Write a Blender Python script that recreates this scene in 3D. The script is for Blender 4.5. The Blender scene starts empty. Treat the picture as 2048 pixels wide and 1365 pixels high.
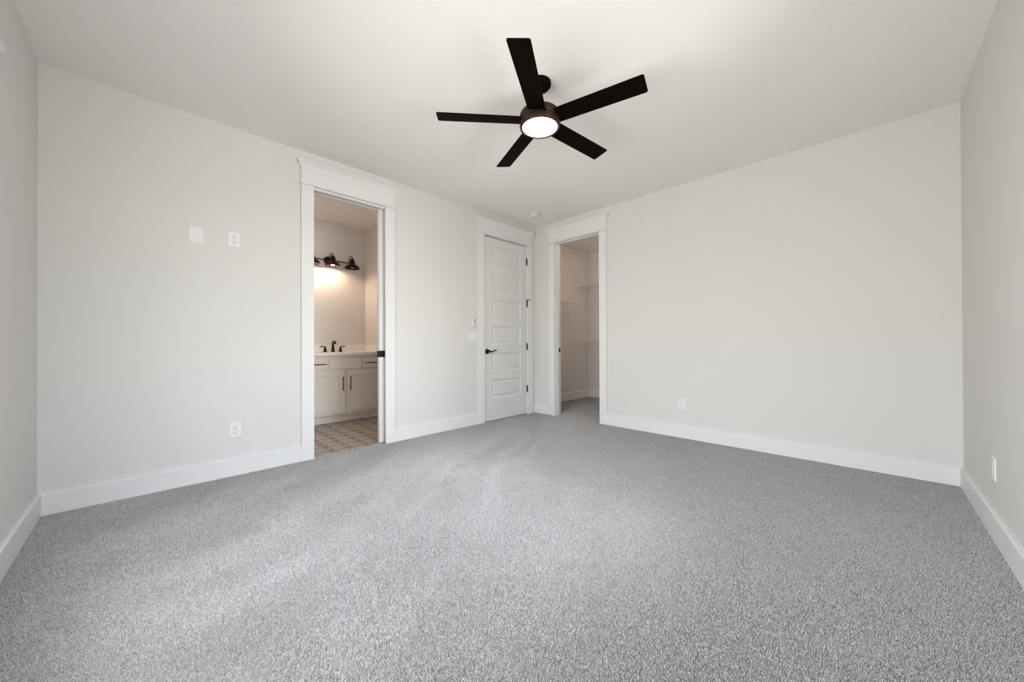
import bpy, bmesh, math, random
from mathutils import Matrix, Vector
random.seed(7)
sc = bpy.context.scene
col = sc.collection
PI = math.pi

# ------------------------------------------------------------------ camera
CAM = Vector((3.5644, -4.0791, 1.0387))
YAW, PITCH, ROLL, FPX = 0.7805, 0.0045, -0.0038, 726.34
fw = Vector((-math.sin(YAW) * math.cos(PITCH), math.cos(YAW) * math.cos(PITCH), math.sin(PITCH)))
rt = Vector((math.cos(YAW), math.sin(YAW), 0))
up = rt.cross(fw)
rt, up = math.cos(ROLL) * rt + math.sin(ROLL) * up, -math.sin(ROLL) * rt + math.cos(ROLL) * up
cam = bpy.data.cameras.new('camera')
cam.sensor_width = 36.0
cam.lens = FPX * 36.0 / 2048.0
cam.clip_start = 0.02
cam_o = bpy.data.objects.new('camera', cam)
m3 = Matrix((rt, up, -fw)).transposed()
cam_o.matrix_world = Matrix.Translation(CAM) @ m3.to_4x4()
col.objects.link(cam_o)
sc.camera = cam_o

# ------------------------------------------------------------------ view, sky, daylight
sc.view_settings.view_transform = 'Standard'
sc.view_settings.look = 'None'
sc.view_settings.gamma = 1.0
sc.view_settings.use_curve_mapping = False
sc.view_settings.exposure = 0.0
sc.cycles.diffuse_bounces = 8
sc.cycles.max_bounces = 14

SKY = 16.2
GLOW, GLOW_W, EAST_DIM = 1.30, 0.17, 0.50
w = bpy.data.worlds.new('sky')
sc.world = w
w.use_nodes = True
nt = w.node_tree
nt.nodes.clear()
n_out = nt.nodes.new('ShaderNodeOutputWorld')
n_bg = nt.nodes.new('ShaderNodeBackground')
n_tc = nt.nodes.new('ShaderNodeTexCoord')
n_sep = nt.nodes.new('ShaderNodeSeparateXYZ')
n_map = nt.nodes.new('ShaderNodeMapRange')
n_map.inputs['From Min'].default_value = -1
n_map.inputs['From Max'].default_value = 1
n_ramp = nt.nodes.new('ShaderNodeValToRGB')
el = n_ramp.color_ramp.elements
el[0].position = 0.0
el[0].color = (0.63, 0.615, 0.575, 1)      # sunlit drive and lawn below the horizon
el[1].position = 1.0
el[1].color = (0.72, 0.81, 1.0, 1)
for p_, c_ in ((0.47, (0.62, 0.61, 0.56, 1)), (0.53, (0.72, 0.74, 0.70, 1)), (0.65, (0.80, 0.86, 0.95, 1))):
    e_ = el.new(p_)
    e_.color = c_
n_bg.inputs['Strength'].default_value = SKY
nt.links.new(n_tc.outputs['Generated'], n_sep.inputs[0])
nt.links.new(n_sep.outputs['Z'], n_map.inputs['Value'])
nt.links.new(n_map.outputs[0], n_ramp.inputs[0])
nt.links.new(n_ramp.outputs[0], n_bg.inputs['Color'])


def wmath(op, a, b=None):
    n = nt.nodes.new('ShaderNodeMath')
    n.operation = op
    for i, v in enumerate((a, b)):
        if isinstance(v, (int, float)):
            n.inputs[i].default_value = v
        elif v is not None:
            nt.links.new(v, n.inputs[i])
    return n.outputs[0]


# eastern sky shaped to light the west wall: added glow, sky dimmed beside it
az = wmath('ABSOLUTE', wmath('ADD', wmath('ARCTAN2', n_sep.outputs['Y'], n_sep.outputs['X']), 0.035))
glow = wmath('POWER', 2.71828, wmath('MULTIPLY', wmath('MULTIPLY', az, az), -1.0 / GLOW_W ** 2))
n_side = nt.nodes.new('ShaderNodeMapRange')
n_side.interpolation_type = 'SMOOTHSTEP'
n_side.inputs['From Min'].default_value = 0.85
n_side.inputs['From Max'].default_value = 1.25
nt.links.new(az, n_side.inputs['Value'])
n_low = nt.nodes.new('ShaderNodeMapRange')          # the added glow is weaker below the horizon
n_low.interpolation_type = 'SMOOTHSTEP'
n_low.inputs['From Min'].default_value = -0.12
n_low.inputs['From Max'].default_value = 0.02
n_low.inputs['To Min'].default_value = 0.75
nt.links.new(n_sep.outputs['Z'], n_low.inputs['Value'])
east = wmath('ADD', EAST_DIM, wmath('MULTIPLY', wmath('MULTIPLY', glow, n_low.outputs[0]), GLOW))
amount = wmath('ADD', n_side.outputs[0], wmath('MULTIPLY', wmath('SUBTRACT', 1.0, n_side.outputs[0]), east))
nt.links.new(wmath('MULTIPLY', amount, SKY), n_bg.inputs['Strength'])
nt.links.new(n_bg.outputs[0], n_out.inputs[0])

# low hazy sun coming straight in through the east window
SUN = 1.5
sun = bpy.data.lights.new('sun', 'SUN')
sun.energy = SUN
sun.angle = math.radians(13)
sun.color = (0.93, 0.96, 1.0)
sun_o = bpy.data.objects.new('sun', sun)
sun_o.rotation_euler = (0, math.radians(90 - 33.7), math.radians(2))
sun_o.location = (9, -2.3, 5)
col.objects.link(sun_o)

# room dimensions (metres): corner of west and north walls at the origin
L, W, H, T = 4.5365, 4.0225, 2.743, 0.12
WIN_S = (1.195, 3.55, 0.16, 2.035)          # south window: x0, x1, sill, head
WIN_E = (-4.24, -1.80, 0.80, 2.26)        # east window: y0, y1, sill, head


def portal(name, loc, rot, sx, sy):       # guides sky sampling to a window opening
    li = bpy.data.lights.new(name, 'AREA')
    li.shape = 'RECTANGLE'
    li.size, li.size_y = sx, sy
    li.cycles.is_portal = True
    o = bpy.data.objects.new(name, li)
    o.location, o.rotation_euler = loc, rot
    col.objects.link(o)


portal('south_window_daylight', ((WIN_S[0] + WIN_S[1]) / 2, -L - T - 0.01, (WIN_S[2] + WIN_S[3]) / 2), (PI / 2, 0, 0), WIN_S[1] - WIN_S[0], WIN_S[3] - WIN_S[2])
portal('east_window_daylight', (W + T + 0.01, (WIN_E[0] + WIN_E[1]) / 2, (WIN_E[2] + WIN_E[3]) / 2), (PI / 2, 0, PI / 2), WIN_E[1] - WIN_E[0], WIN_E[3] - WIN_E[2])


# ------------------------------------------------------------------ materials
def mat(name, rgb, rough=0.5, metal=0.0, emit=None, strength=0.0, spec=0.5):
    m = bpy.data.materials.new(name)
    m.use_nodes = True
    b = m.node_tree.nodes['Principled BSDF']
    b.inputs['Base Color'].default_value = (*rgb, 1)
    b.inputs['Roughness'].default_value = rough
    b.inputs['Metallic'].default_value = metal
    b.inputs['Specular IOR Level'].default_value = spec
    if emit:
        b.inputs['Emission Color'].default_value = (*emit, 1)
        b.inputs['Emission Strength'].default_value = strength
    return m


def nodes(m):
    t = m.node_tree
    return t, t.nodes, t.links, t.nodes['Principled BSDF']


def add_noise_bump(m, scale, strength, dist):
    t, N, K, b = nodes(m)
    tc = N.new('ShaderNodeTexCoord')
    nz = N.new('ShaderNodeTexNoise')
    nz.inputs['Scale'].default_value = scale
    nz.inputs['Detail'].default_value = 3
    bp = N.new('ShaderNodeBump')
    bp.inputs['Strength'].default_value = strength
    bp.inputs['Distance'].default_value = dist
    K.new(tc.outputs['Object'], nz.inputs['Vector'])
    K.new(nz.outputs['Fac'], bp.inputs['Height'])
    K.new(bp.outputs[0], b.inputs['Normal'])
    return m


M = {}
M['wall'] = add_noise_bump(mat('wall_paint', (0.655, 0.645, 0.634), 0.75, spec=0.25), 260, 0.08, 0.001)
M['ceiling'] = add_noise_bump(mat('ceiling_paint', (0.85, 0.828, 0.812), 0.9, spec=0.15), 180, 0.10, 0.001)
M['trim'] = mat('white_trim_paint', (0.715, 0.715, 0.715), 0.45, spec=0.2)
M['door'] = mat('white_door_paint', (0.675, 0.672, 0.67), 0.48, spec=0.2)
M['plastic'] = mat('white_plastic', (0.73, 0.73, 0.73), 0.4, spec=0.25)
M['screw'] = mat('painted_screw', (0.5, 0.5, 0.5), 0.45)
M['slot'] = mat('dark_slot', (0.03, 0.03, 0.03), 0.6)
M['grey_button'] = mat('grey_rubber', (0.16, 0.16, 0.16), 0.6)
M['black'] = mat('black_hardware', (0.006, 0.006, 0.006), 0.4, spec=0.25)
M['bronze'] = mat('dark_bronze', (0.012, 0.006, 0.004), 0.42, 0.2, spec=0.3)
M['fan_metal'] = mat('fan_bronze', (0.026, 0.013, 0.008), 0.45, 0.0, spec=0.15)
M['blade'] = mat('espresso_blade', (0.0035, 0.002, 0.0012), 0.55, spec=0.03)
M['diffuser'] = mat('lit_frosted_lens', (0.9, 0.88, 0.84), 0.4, emit=(1.0, 0.86, 0.70), strength=40)
M['bulb'] = mat('lit_bulb', (1, 0.9, 0.8), 0.3, emit=(1.0, 0.72, 0.50), strength=270)
M['bulb_off'] = mat('unlit_bulb', (0.5, 0.48, 0.45), 0.2)
M['cabinet'] = mat('cabinet_paint', (0.66, 0.612, 0.560), 0.45)
M['counter'] = mat('white_counter', (0.80, 0.78, 0.75), 0.22)
M['wire'] = mat('white_wire', (0.82, 0.80, 0.78), 0.35)
M['vinyl'] = mat('white_vinyl', (0.85, 0.85, 0.85), 0.35)


def glass_mat():
    m = bpy.data.materials.new('window_glass')
    m.use_nodes = True
    t = m.node_tree
    t.nodes.clear()
    o = t.nodes.new('ShaderNodeOutputMaterial')
    tr = t.nodes.new('ShaderNodeBsdfTransparent')
    gl = t.nodes.new('ShaderNodeBsdfGlossy')
    gl.inputs['Roughness'].default_value = 0.02
    fr = t.nodes.new('ShaderNodeFresnel')
    fr.inputs['IOR'].default_value = 1.45
    mx = t.nodes.new('ShaderNodeMixShader')
    t.links.new(fr.outputs[0], mx.inputs[0])
    t.links.new(tr.outputs[0], mx.inputs[1])
    t.links.new(gl.outputs[0], mx.inputs[2])
    t.links.new(mx.outputs[0], o.inputs[0])
    return m


M['glass'] = glass_mat()


def carpet_mat():
    m = mat('grey_carpet', (0.4, 0.4, 0.4), 1.0, spec=0.05)
    t, N, K, b = nodes(m)
    tc = N.new('ShaderNodeTexCoord')

    def noise(scale, detail=2.0, rough=0.5, dist=0.0, vec=None):
        n = N.new('ShaderNodeTexNoise')
        n.inputs['Scale'].default_value = scale
        n.inputs['Detail'].default_value = detail
        n.inputs['Roughness'].default_value = rough
        n.inputs['Distortion'].default_value = dist
        K.new(vec or tc.outputs['Object'], n.inputs['Vector'])
        return n

    def ramp(src, stops):
        r = N.new('ShaderNodeValToRGB')
        e = r.color_ramp.elements
        e[0].position, e[0].color = stops[0][0], (*stops[0][1], 1)
        e[1].position, e[1].color = stops[-1][0], (*stops[-1][1], 1)
        for p, c in stops[1:-1]:
            x = e.new(p)
            x.color = (*c, 1)
        K.new(src, r.inputs[0])
        return r

    def mixmul(a, bsock, fac=1.0):
        x = N.new('ShaderNodeMix')
        x.data_type = 'RGBA'
        x.blend_type = 'MULTIPLY'
        x.inputs['Factor'].default_value = fac
        K.new(a, x.inputs['A'])
        K.new(bsock, x.inputs['B'])
        return x.outputs['Result']

    tuft = noise(190, 3, 0.65)
    base = ramp(tuft.outputs['Fac'], [(0.30, (0.317, 0.309, 0.312)), (0.46, (0.54, 0.528, 0.532)), (0.60, (0.675, 0.66, 0.666)), (0.75, (0.796, 0.779, 0.786))])
    clump = noise(46, 3, 0.6)
    c2 = ramp(clump.outputs['Fac'], [(0.33, (0.80, 0.80, 0.80)), (0.68, (1.10, 1.10, 1.10))])
    # brushed pile: long strokes where a vacuum or a foot has turned the nap
    mp = N.new('ShaderNodeMapping')
    mp.inputs['Rotation'].default_value = (0, 0, math.radians(62))
    mp.inputs['Scale'].default_value = (0.9, 3.4, 1)
    K.new(tc.outputs['Object'], mp.inputs['Vector'])
    stroke = noise(1.25, 2.5, 0.55, 0.7, mp.outputs[0])
    c3 = ramp(stroke.outputs['Fac'], [(0.36, (0.93, 0.93, 0.93)), (0.47, (0.985, 0.985, 0.985)), (0.53, (1.015, 1.015, 1.015)), (0.66, (1.05, 1.05, 1.05))])
    patch = noise(2.1, 3, 0.55, 0.5)
    c4 = ramp(patch.outputs['Fac'], [(0.36, (0.93, 0.93, 0.93)), (0.64, (1.05, 1.05, 1.05))])
    s = mixmul(base.outputs[0], c2.outputs[0])
    s = mixmul(s, c3.outputs[0])
    s = mixmul(s, c4.outputs[0])
    K.new(s, b.inputs['Base Color'])
    add = N.new('ShaderNodeMath')
    add.operation = 'ADD'
    K.new(tuft.outputs['Fac'], add.inputs[0])
    K.new(clump.outputs['Fac'], add.inputs[1])
    bp = N.new('ShaderNodeBump')
    bp.inputs['Strength'].default_value = 0.85
    bp.inputs['Distance'].default_value = 0.010
    K.new(add.outputs[0], bp.inputs['Height'])
    K.new(bp.outputs[0], b.inputs['Normal'])
    return m


M['carpet'] = carpet_mat()


def tile_mat():
    m = mat('patterned_tile', (0.5, 0.5, 0.5), 0.45)
    t, N, K, b = nodes(m)
    tc = N.new('ShaderNodeTexCoord')
    sep = N.new('ShaderNodeSeparateXYZ')
    K.new(tc.outputs['Object'], sep.inputs[0])

    def mth(op, a, bb=None):
        n = N.new('ShaderNodeMath')
        n.operation = op
        for i, v in enumerate((a, bb)):
            if v is None:
                continue
            if isinstance(v, (int, float)):
                n.inputs[i].default_value = v
            else:
                K.new(v, n.inputs[i])
        return n.outputs[0]

    S = 0.165
    fu = mth('ABSOLUTE', mth('SUBTRACT', mth('FRACT', mth('DIVIDE', sep.outputs['X'], S)), 0.5))
    fv = mth('ABSOLUTE', mth('SUBTRACT', mth('FRACT', mth('DIVIDE', sep.outputs['Y'], S)), 0.5))
    r = mth('SQRT', mth('ADD', mth('MULTIPLY', fu, fu), mth('MULTIPLY', fv, fv)))
    hu, hv = mth('SUBTRACT', fu, 0.5), mth('SUBTRACT', fv, 0.5)
    rc = mth('SQRT', mth('ADD', mth('MULTIPLY', hu, hu), mth('MULTIPLY', hv, hv)))
    rings = mth('SINE', mth('MULTIPLY', r, 52.0))
    corner = mth('SINE', mth('MULTIPLY', rc, 46.0))
    petals = mth('MULTIPLY', mth('SINE', mth('MULTIPLY', fu, 44.0)), mth('SINE', mth('MULTIPLY', fv, 44.0)))
    v = mth('ADD', mth('MULTIPLY', rings, corner), mth('MULTIPLY', petals, 0.8))
    g = mth('GREATER_THAN', v, 0.24)
    mix = N.new('ShaderNodeMix')
    mix.data_type = 'RGBA'
    mix.inputs['A'].default_value = (0.030, 0.024, 0.020, 1)
    mix.inputs['B'].default_value = (0.72, 0.66, 0.57, 1)
    K.new(g, mix.inputs['Factor'])
    K.new(mix.outputs['Result'], b.inputs['Base Color'])
    return m


M['tile'] = tile_mat()


# ------------------------------------------------------------------ mesh helpers
class MB:
    """Collects vertices and faces (world coordinates after `f`) for ONE mesh object."""

    def __init__(self, f=None):
        self.v, self.fc, self.sm = [], [], []
        self.f = f or (lambda p: p)

    def add(self, verts, faces, smooth=False):
        o = len(self.v)
        self.v += [Vector(self.f(tuple(p))) for p in verts]
        self.fc += [tuple(i + o for i in q) for q in faces]
        self.sm += [smooth] * len(faces)
        return self

    def box(self, x0, x1, y0, y1, z0, z1):
        vs = [(x, y, z) for z in (z0, z1) for y in (y0, y1) for x in (x0, x1)]
        return self.add(vs, [(0, 2, 3, 1), (4, 5, 7, 6), (0, 1, 5, 4), (2, 6, 7, 3), (0, 4, 6, 2), (1, 3, 7, 5)])

    def prism(self, pts, a, b, fn):
        n = len(pts)
        vs = [fn(p[0], p[1], a) for p in pts] + [fn(p[0], p[1], b) for p in pts]
        fs = [tuple(range(n))[::-1], tuple(range(n, 2 * n))] + [(i, (i + 1) % n, n + (i + 1) % n, n + i) for i in range(n)]
        return self.add(vs, fs)

    def lathe(self, prof, c=(0, 0, 0), axis='z', n=32, smooth=True):
        vs, fs, rings = [], [], []
        for r, h in prof:
            if r < 1e-6:
                rings.append([len(vs)])
                vs.append((0, 0, h))
            else:
                rings.append(list(range(len(vs), len(vs) + n)))
                vs += [(r * math.cos(2 * PI * i / n), r * math.sin(2 * PI * i / n), h) for i in range(n)]
        for A, B in zip(rings, rings[1:]):
            for i in range(n):
                j = (i + 1) % n
                if len(A) == 1 and len(B) > 1:
                    fs.append((A[0], B[j], B[i]))
                elif len(B) == 1 and len(A) > 1:
                    fs.append((A[i], A[j], B[0]))
                elif len(A) > 1 and len(B) > 1:
                    fs.append((A[i], A[j], B[j], B[i]))
        if axis == 'x':
            vs = [(z, x, y) for x, y, z in vs]
        elif axis == 'y':
            vs = [(x, z, y) for x, y, z in vs]
        vs = [(x + c[0], y + c[1], z + c[2]) for x, y, z in vs]
        return self.add(vs, fs, smooth)

    def tube(self, path, rad, n=10):
        P = [Vector(p) for p in path]
        R = rad if isinstance(rad, (list, tuple)) else [rad] * len(P)
        vs, fs = [], []
        t0 = (P[1] - P[0]).normalized()
        u = t0.orthogonal().normalized()
        for i, p in enumerate(P):
            a = P[max(i - 1, 0)]
            b = P[min(i + 1, len(P) - 1)]
            tg = (b - a).normalized()
            u = (u - tg * u.dot(tg)).normalized()
            v = tg.cross(u)
            vs += [tuple(p + R[i] * (math.cos(2 * PI * k / n) * u + math.sin(2 * PI * k / n) * v)) for k in range(n)]
        for i in range(len(P) - 1):
            for k in range(n):
                j = (k + 1) % n
                fs.append((i * n + k, i * n + j, (i + 1) * n + j, (i + 1) * n + k))
        fs.append(tuple(range(n))[::-1])
        fs.append(tuple(range((len(P) - 1) * n, len(P) * n)))
        return self.add(vs, fs, True)

    def build(self, name, m, parent=None, bevel=0.0, origin=None, seg=2):
        xs = [min(v[i] for v in self.v) for i in range(3)]
        xe = [max(v[i] for v in self.v) for i in range(3)]
        org = Vector(origin) if origin else Vector(((xs[0] + xe[0]) / 2, (xs[1] + xe[1]) / 2, xs[2]))
        me = bpy.data.meshes.new(name)
        me.from_pydata([v - org for v in self.v], [], self.fc)
        for p, s in zip(me.polygons, self.sm):
            p.use_smooth = s
        bm = bmesh.new()
        bm.from_mesh(me)
        bmesh.ops.recalc_face_normals(bm, faces=bm.faces)
        bm.to_mesh(me)
        bm.free()
        me.materials.append(m)
        o = bpy.data.objects.new(name, me)
        col.objects.link(o)
        if parent is not None:
            o.parent = parent
            o.location = org - WORLD[parent.name]
        else:
            o.location = org
        WORLD[o.name] = org
        if bevel:
            md = o.modifiers.new('bevel', 'BEVEL')
            md.width = bevel
            md.segments = seg
            md.limit_method = 'ANGLE'
            md.angle_limit = math.radians(40)
            me.polygons.foreach_set('use_smooth', [True] * len(me.polygons))
            wn = o.modifiers.new('weighted', 'WEIGHTED_NORMAL')
            wn.keep_sharp = True
        return o


WORLD = {}


def tag(o, label=None, cat=None, group=None, kind=None):
    for k, v in (('label', label), ('category', cat), ('group', group), ('kind', kind)):
        if v:
            o[k] = v
    return o


def empty(name, loc, label=None, cat=None, group=None, kind=None):
    o = bpy.data.objects.new(name, None)
    o.empty_display_size = 0.05
    o.location = loc
    col.objects.link(o)
    WORLD[o.name] = Vector(loc)
    return tag(o, label, cat, group, kind)


# local frames of the room's walls: (u along the wall, d out of the wall into the room, z)
def f_west(p): return (p[1], p[0], p[2])
def f_north(p): return (p[0], -p[1], p[2])
def f_south(p): return (p[0], -L + p[1], p[2])
def f_east(p): return (W - p[1], p[0], p[2])


def wall_grid(f, u0, u1, z0, z1, holes, thick):
    """One connected wall slab with rectangular holes; d runs from 0 back to -thick."""
    us = sorted({u0, u1, *[h[0] for h in holes], *[h[1] for h in holes]})
    zs = sorted({z0, z1, *[h[2] for h in holes], *[h[3] for h in holes]})
    solid = {}
    for i in range(len(us) - 1):
        for k in range(len(zs) - 1):
            cu, cz = (us[i] + us[i + 1]) / 2, (zs[k] + zs[k + 1]) / 2
            solid[i, k] = not any(h[0] < cu < h[1] and h[2] < cz < h[3] for h in holes)
    mb = MB(f)
    idx = {}

    def vid(i, k, back):
        key = (i, k, back)
        if key not in idx:
            idx[key] = len(vs)
            vs.append((us[i], -thick if back else 0.0, zs[k]))
        return idx[key]
    vs, fs = [], []
    for (i, k), s in solid.items():
        if not s:
            continue
        for bk in (0, 1):
            fs.append((vid(i, k, bk), vid(i + 1, k, bk), vid(i + 1, k + 1, bk), vid(i, k + 1, bk)))
        for di, dk, e in ((-1, 0, ((i, k), (i, k + 1))), (1, 0, ((i + 1, k), (i + 1, k + 1))), (0, -1, ((i, k), (i + 1, k))), (0, 1, ((i, k + 1), (i + 1, k + 1)))):
            if not solid.get((i + di, k + dk), False):
                (a, b), (c, d) = e
                fs.append((vid(a, b, 0), vid(c, d, 0), vid(c, d, 1), vid(a, b, 1)))
    return mb.add(vs, fs)


def structure(o, label=None, cat=None):
    return tag(o, label, cat, kind='structure')


# ------------------------------------------------------------------ room shell
BATH = (-3.015, -2.342)        # clear opening between the casings, along the west wall
DOOR = (-0.998, -0.168)
CLOS = (0.385, 1.104)          # along the north wall
HEAD = 2.437
J = 0.02                        # jamb board thickness
BX, BY0, BY1 = -1.92, -3.62, -1.72   # bathroom: far wall, south wall, north wall
CX0, CX1, CY = -0.29, 1.95, 1.87     # closet: west wall, east wall, back wall

structure(wall_grid(f_west, -L - T, T, 0, H, [(BATH[0] - J, BATH[1] + 0.052, 0, HEAD + J), (DOOR[0] - J, DOOR[1] + J, 0, HEAD + J)], T).build('wall_west', M['wall']),
          'long pale grey wall with the bathroom doorway and the panelled door', 'wall')
structure(wall_grid(f_north, CX0, W, 0, H, [(CLOS[0] - J, CLOS[1] + J, 0, HEAD + J)], T).build('wall_north', M['wall']),
          'broad pale grey wall with the closet doorway near its left end', 'wall')
structure(wall_grid(f_south, -T, W + T, 0, H, [WIN_S], T).build('wall_south', M['wall']),
          'narrow strip of pale wall at the left edge of the photo', 'wall')
structure(wall_grid(f_east, -L - T, T, 0, H, [WIN_E], T).build('wall_east', M['wall']),
          'grey wall on the right with one outlet above its baseboard', 'wall')
# carpet runs from the bedroom through the closet doorway
mb = MB()
F = -0.12
pts = [(-0.04, -L), (W, -L), (W, 0), (CX1, 0.0), (CX1, CY), (CX0, CY), (CX0, 0.0), (-0.04, 0.0)]
mb.prism(pts, F, 0.0, lambda a, b, t: (a, b, t))
structure(mb.build('floor', M['carpet'], origin=(0, 0, 0)), 'speckled light grey wall-to-wall carpet', 'carpet')
structure(MB().box(-T, W + T, -L - T, T, H, H + 0.1).build('ceiling', M['ceiling']), 'plain off-white bedroom ceiling with the fan', 'ceiling')

# unseen backing added behind the closed panelled door to keep daylight out
structure(MB().box(-0.19, -0.121, -1.25, 0.119, 0, H - 0.1).build('door_backing', M['wall']), 'unseen slab added behind the closed panelled door to block daylight', 'wall')
structure(MB().box(-0.19, -0.04, -1.25, 0.0, -0.12, -0.001).build('door_backing_floor', M['carpet']), 'unseen floor piece added behind the closed panelled door to block daylight', 'floor')
# bathroom shell
structure(MB().box(BX - 0.1, BX, BY0 - 0.1, BY1 + 0.1, 0, H).build('wall_bathroom_west', M['wall']), 'bathroom wall behind the vanity, lit warm by the sconces', 'wall')
structure(MB().box(BX, -T, BY1, BY1 + 0.1, 0, H).build('wall_bathroom_north', M['wall']), 'bathroom side wall at the right end of the vanity', 'wall')
structure(MB().box(BX, -T, BY0 - 0.1, BY0, 0, H).build('wall_bathroom_south', M['wall']), 'bathroom side wall on the left, behind the doorway casing', 'wall')
structure(MB().box(BX, -0.04, BY0, BY1, -0.12, -0.004).build('floor_bathroom', M['tile'], origin=(0, 0, -0.12)), 'black and cream patterned bathroom tile floor', 'floor')
structure(MB().box(BX - 0.1, -T, BY0 - 0.1, BY1 + 0.1, H, H + 0.1).build('ceiling_bathroom', M['ceiling']), 'bathroom ceiling seen through the doorway', 'ceiling')
# closet shell
structure(MB().box(CX0 - 0.05, CX0, 0.12, CY + 0.1, 0, H).build('wall_closet_west', M['wall']), 'closet side wall carrying the short wire shelf', 'wall')
structure(MB().box(CX0, CX1, CY, CY + 0.1, 0, H).build('wall_closet_north', M['wall']), 'closet back wall carrying two wire shelves', 'wall')
structure(MB().box(CX1, CX1 + 0.1, T, CY + 0.1, 0, H).build('wall_closet_east', M['wall']), 'closet side wall hidden on the right', 'wall')
structure(MB().box(CX0 - 0.05, CX1 + 0.1, T, CY + 0.1, H, H + 0.1).build('ceiling_closet', M['ceiling']), 'closet ceiling seen through the doorway', 'ceiling')


# baseboards: 140 mm board with a small eased top
def baseboard(name, f, u0, u1, label, d=0.0):
    prof = [(0, 0), (0.017, 0), (0.017, 0.134), (0.015, 0.138), (0.011, 0.140), (0, 0.140)]
    mb = MB(f)
    mb.prism([(a + d, b) for a, b in prof], u0, u1, lambda a, b, t: (t, a, b))
    return structure(mb.build(name, M['trim']), label, 'baseboard')


CW = 0.102     # casing width
baseboard('baseboard_west', f_west, -L + 0.015, BATH[0] - CW, 'white baseboard left of the bathroom doorway')
baseboard('baseboard_west', f_west, BATH[1] + CW, DOOR[0] - CW, 'white baseboard between bathroom doorway and panelled door')
baseboard('baseboard_north', f_north, 0.0, CLOS[0] - CW, 'short white baseboard in the corner left of the closet doorway')
baseboard('baseboard_north', f_north, CLOS[1] + CW, W - 0.015, 'long white baseboard right of the closet doorway')
baseboard('baseboard_south', f_south, 0.0, WIN_S[0] - CW, 'white baseboard at the left edge of the photo')
baseboard('baseboard_south', f_south, WIN_S[1] + CW, W, 'white baseboard beyond the south window, behind the photographer')
baseboard('baseboard_east', f_east, -L + 0.015, 0.0, 'white baseboard along the wall on the right')
baseboard('baseboard_closet', lambda p: (CX0 + p[1], p[0], p[2]), T, CY - 0.015, 'white baseboard on the closet side wall')
baseboard('baseboard_closet', lambda p: (p[0], CY - p[1], p[2]), CX0, CX1, 'white baseboard on the closet back wall')


# ------------------------------------------------------------------ door and window trim
def moulding(f, u0, u1, prof):
    """Profile [(offset, z)] swept around three sides of a head board, mitred at its ends."""
    mb = MB(f)
    n = len(prof)
    vs = []
    for o_, z in prof:
        vs += [(u0 - o_, 0, z), (u0 - o_, 0.02 + o_, z), (u1 + o_, 0.02 + o_, z), (u1 + o_, 0, z)]
    fs = []
    for k in range(n - 1):
        for j in range(4):
            fs.append((4 * k + j, 4 * k + (j + 1) % 4, 4 * (k + 1) + (j + 1) % 4, 4 * (k + 1) + j))
    fs += [(3, 2, 1, 0), tuple(4 * (n - 1) + j for j in range(4))]
    return mb.add(vs, fs)


def crown_prof(z0, z1):
    h = z1 - z0
    return [(0.0, z0), (0.006, z0), (0.006, z0 + 0.10 * h), (0.009, z0 + 0.25 * h), (0.015, z0 + 0.45 * h), (0.024, z0 + 0.66 * h),
            (0.032, z0 + 0.76 * h), (0.034, z0 + 0.80 * h), (0.036, z0 + 0.82 * h), (0.036, z1)]


def bead_prof(z0, z1):
    h = z1 - z0
    return [(0.0, z0), (0.008, z0), (0.0125, z0 + 0.25 * h), (0.0135, z0 + 0.5 * h), (0.0125, z0 + 0.75 * h), (0.008, z1), (0.0, z1)]


def head_trim(t, f, a, b, z):
    moulding(f, a, b, bead_prof(z + 0.008, z + 0.026)).build('bead', M['trim'], t)
    MB(f).box(a, b, 0, 0.02, z + 0.026, z + 0.150).build('head_board', M['trim'], t, 0.0015)
    moulding(f, a, b, crown_prof(z + 0.148, z + 0.211)).build('crown', M['trim'], t)


def door_trim(name, f, op, label, depth=T, pocket=False, stop=True):
    u0, u1 = op
    t = empty(name, f(((u0 + u1) / 2, 0, 0)), label, 'door trim', kind='structure')
    for a, b in ((u0 - CW, u0), (u1, u1 + CW)):
        MB(f).box(a, b, 0, 0.02, 0, HEAD + 0.008).build('side_casing', M['trim'], t, 0.002)
    head_trim(t, f, u0 - CW, u1 + CW, HEAD)
    r = 0.006                                    # jamb shows a narrow reveal inside the casing
    ds = [(-0.037, 0.0), (-depth, -0.083)] if pocket else [(-depth, 0.0)]
    for d0, d1 in ds:
        if pocket:
            MB(f).box(u0 - J, u1 + 0.052, d0, d1, HEAD - 0.012, HEAD + J).build('head_jamb', M['trim'], t, 0.001)
            MB(f).box(u1 + 0.032, u1 + 0.032 + J, d0, d1, 0, HEAD - 0.012).build('side_jamb', M['trim'], t, 0.001)
        else:
            MB(f).box(u0 - J, u1 + J, d0, d1, HEAD + 0.004, HEAD + J).build('head_jamb', M['trim'], t, 0.001)
            for a, b in ((u0 - J, u0 + 0.004), (u1 - 0.004, u1 + J)):
                MB(f).box(a, b, d0, d1, 0, HEAD + 0.004).build('side_jamb', M['trim'], t, 0.001)
    if pocket:
        MB(f).box(u0 - J, u0 + 0.004, -depth, 0, 0, HEAD - 0.012).build('side_jamb', M['trim'], t, 0.001)
    if stop:
        for a, b in ((u0 + 0.004, u0 + 0.016), (u1 - 0.016, u1 - 0.004)):
            MB(f).box(a, b, -0.062, -0.028, 0, HEAD + 0.004).build('door_stop', M['trim'], t, 0.001)
        MB(f).box(u0 + 0.016, u1 - 0.016, -0.062, -0.028, HEAD - 0.008, HEAD + 0.004).build('door_stop', M['trim'], t, 0.001)
    # casing on the far side of the wall
    return t


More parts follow.
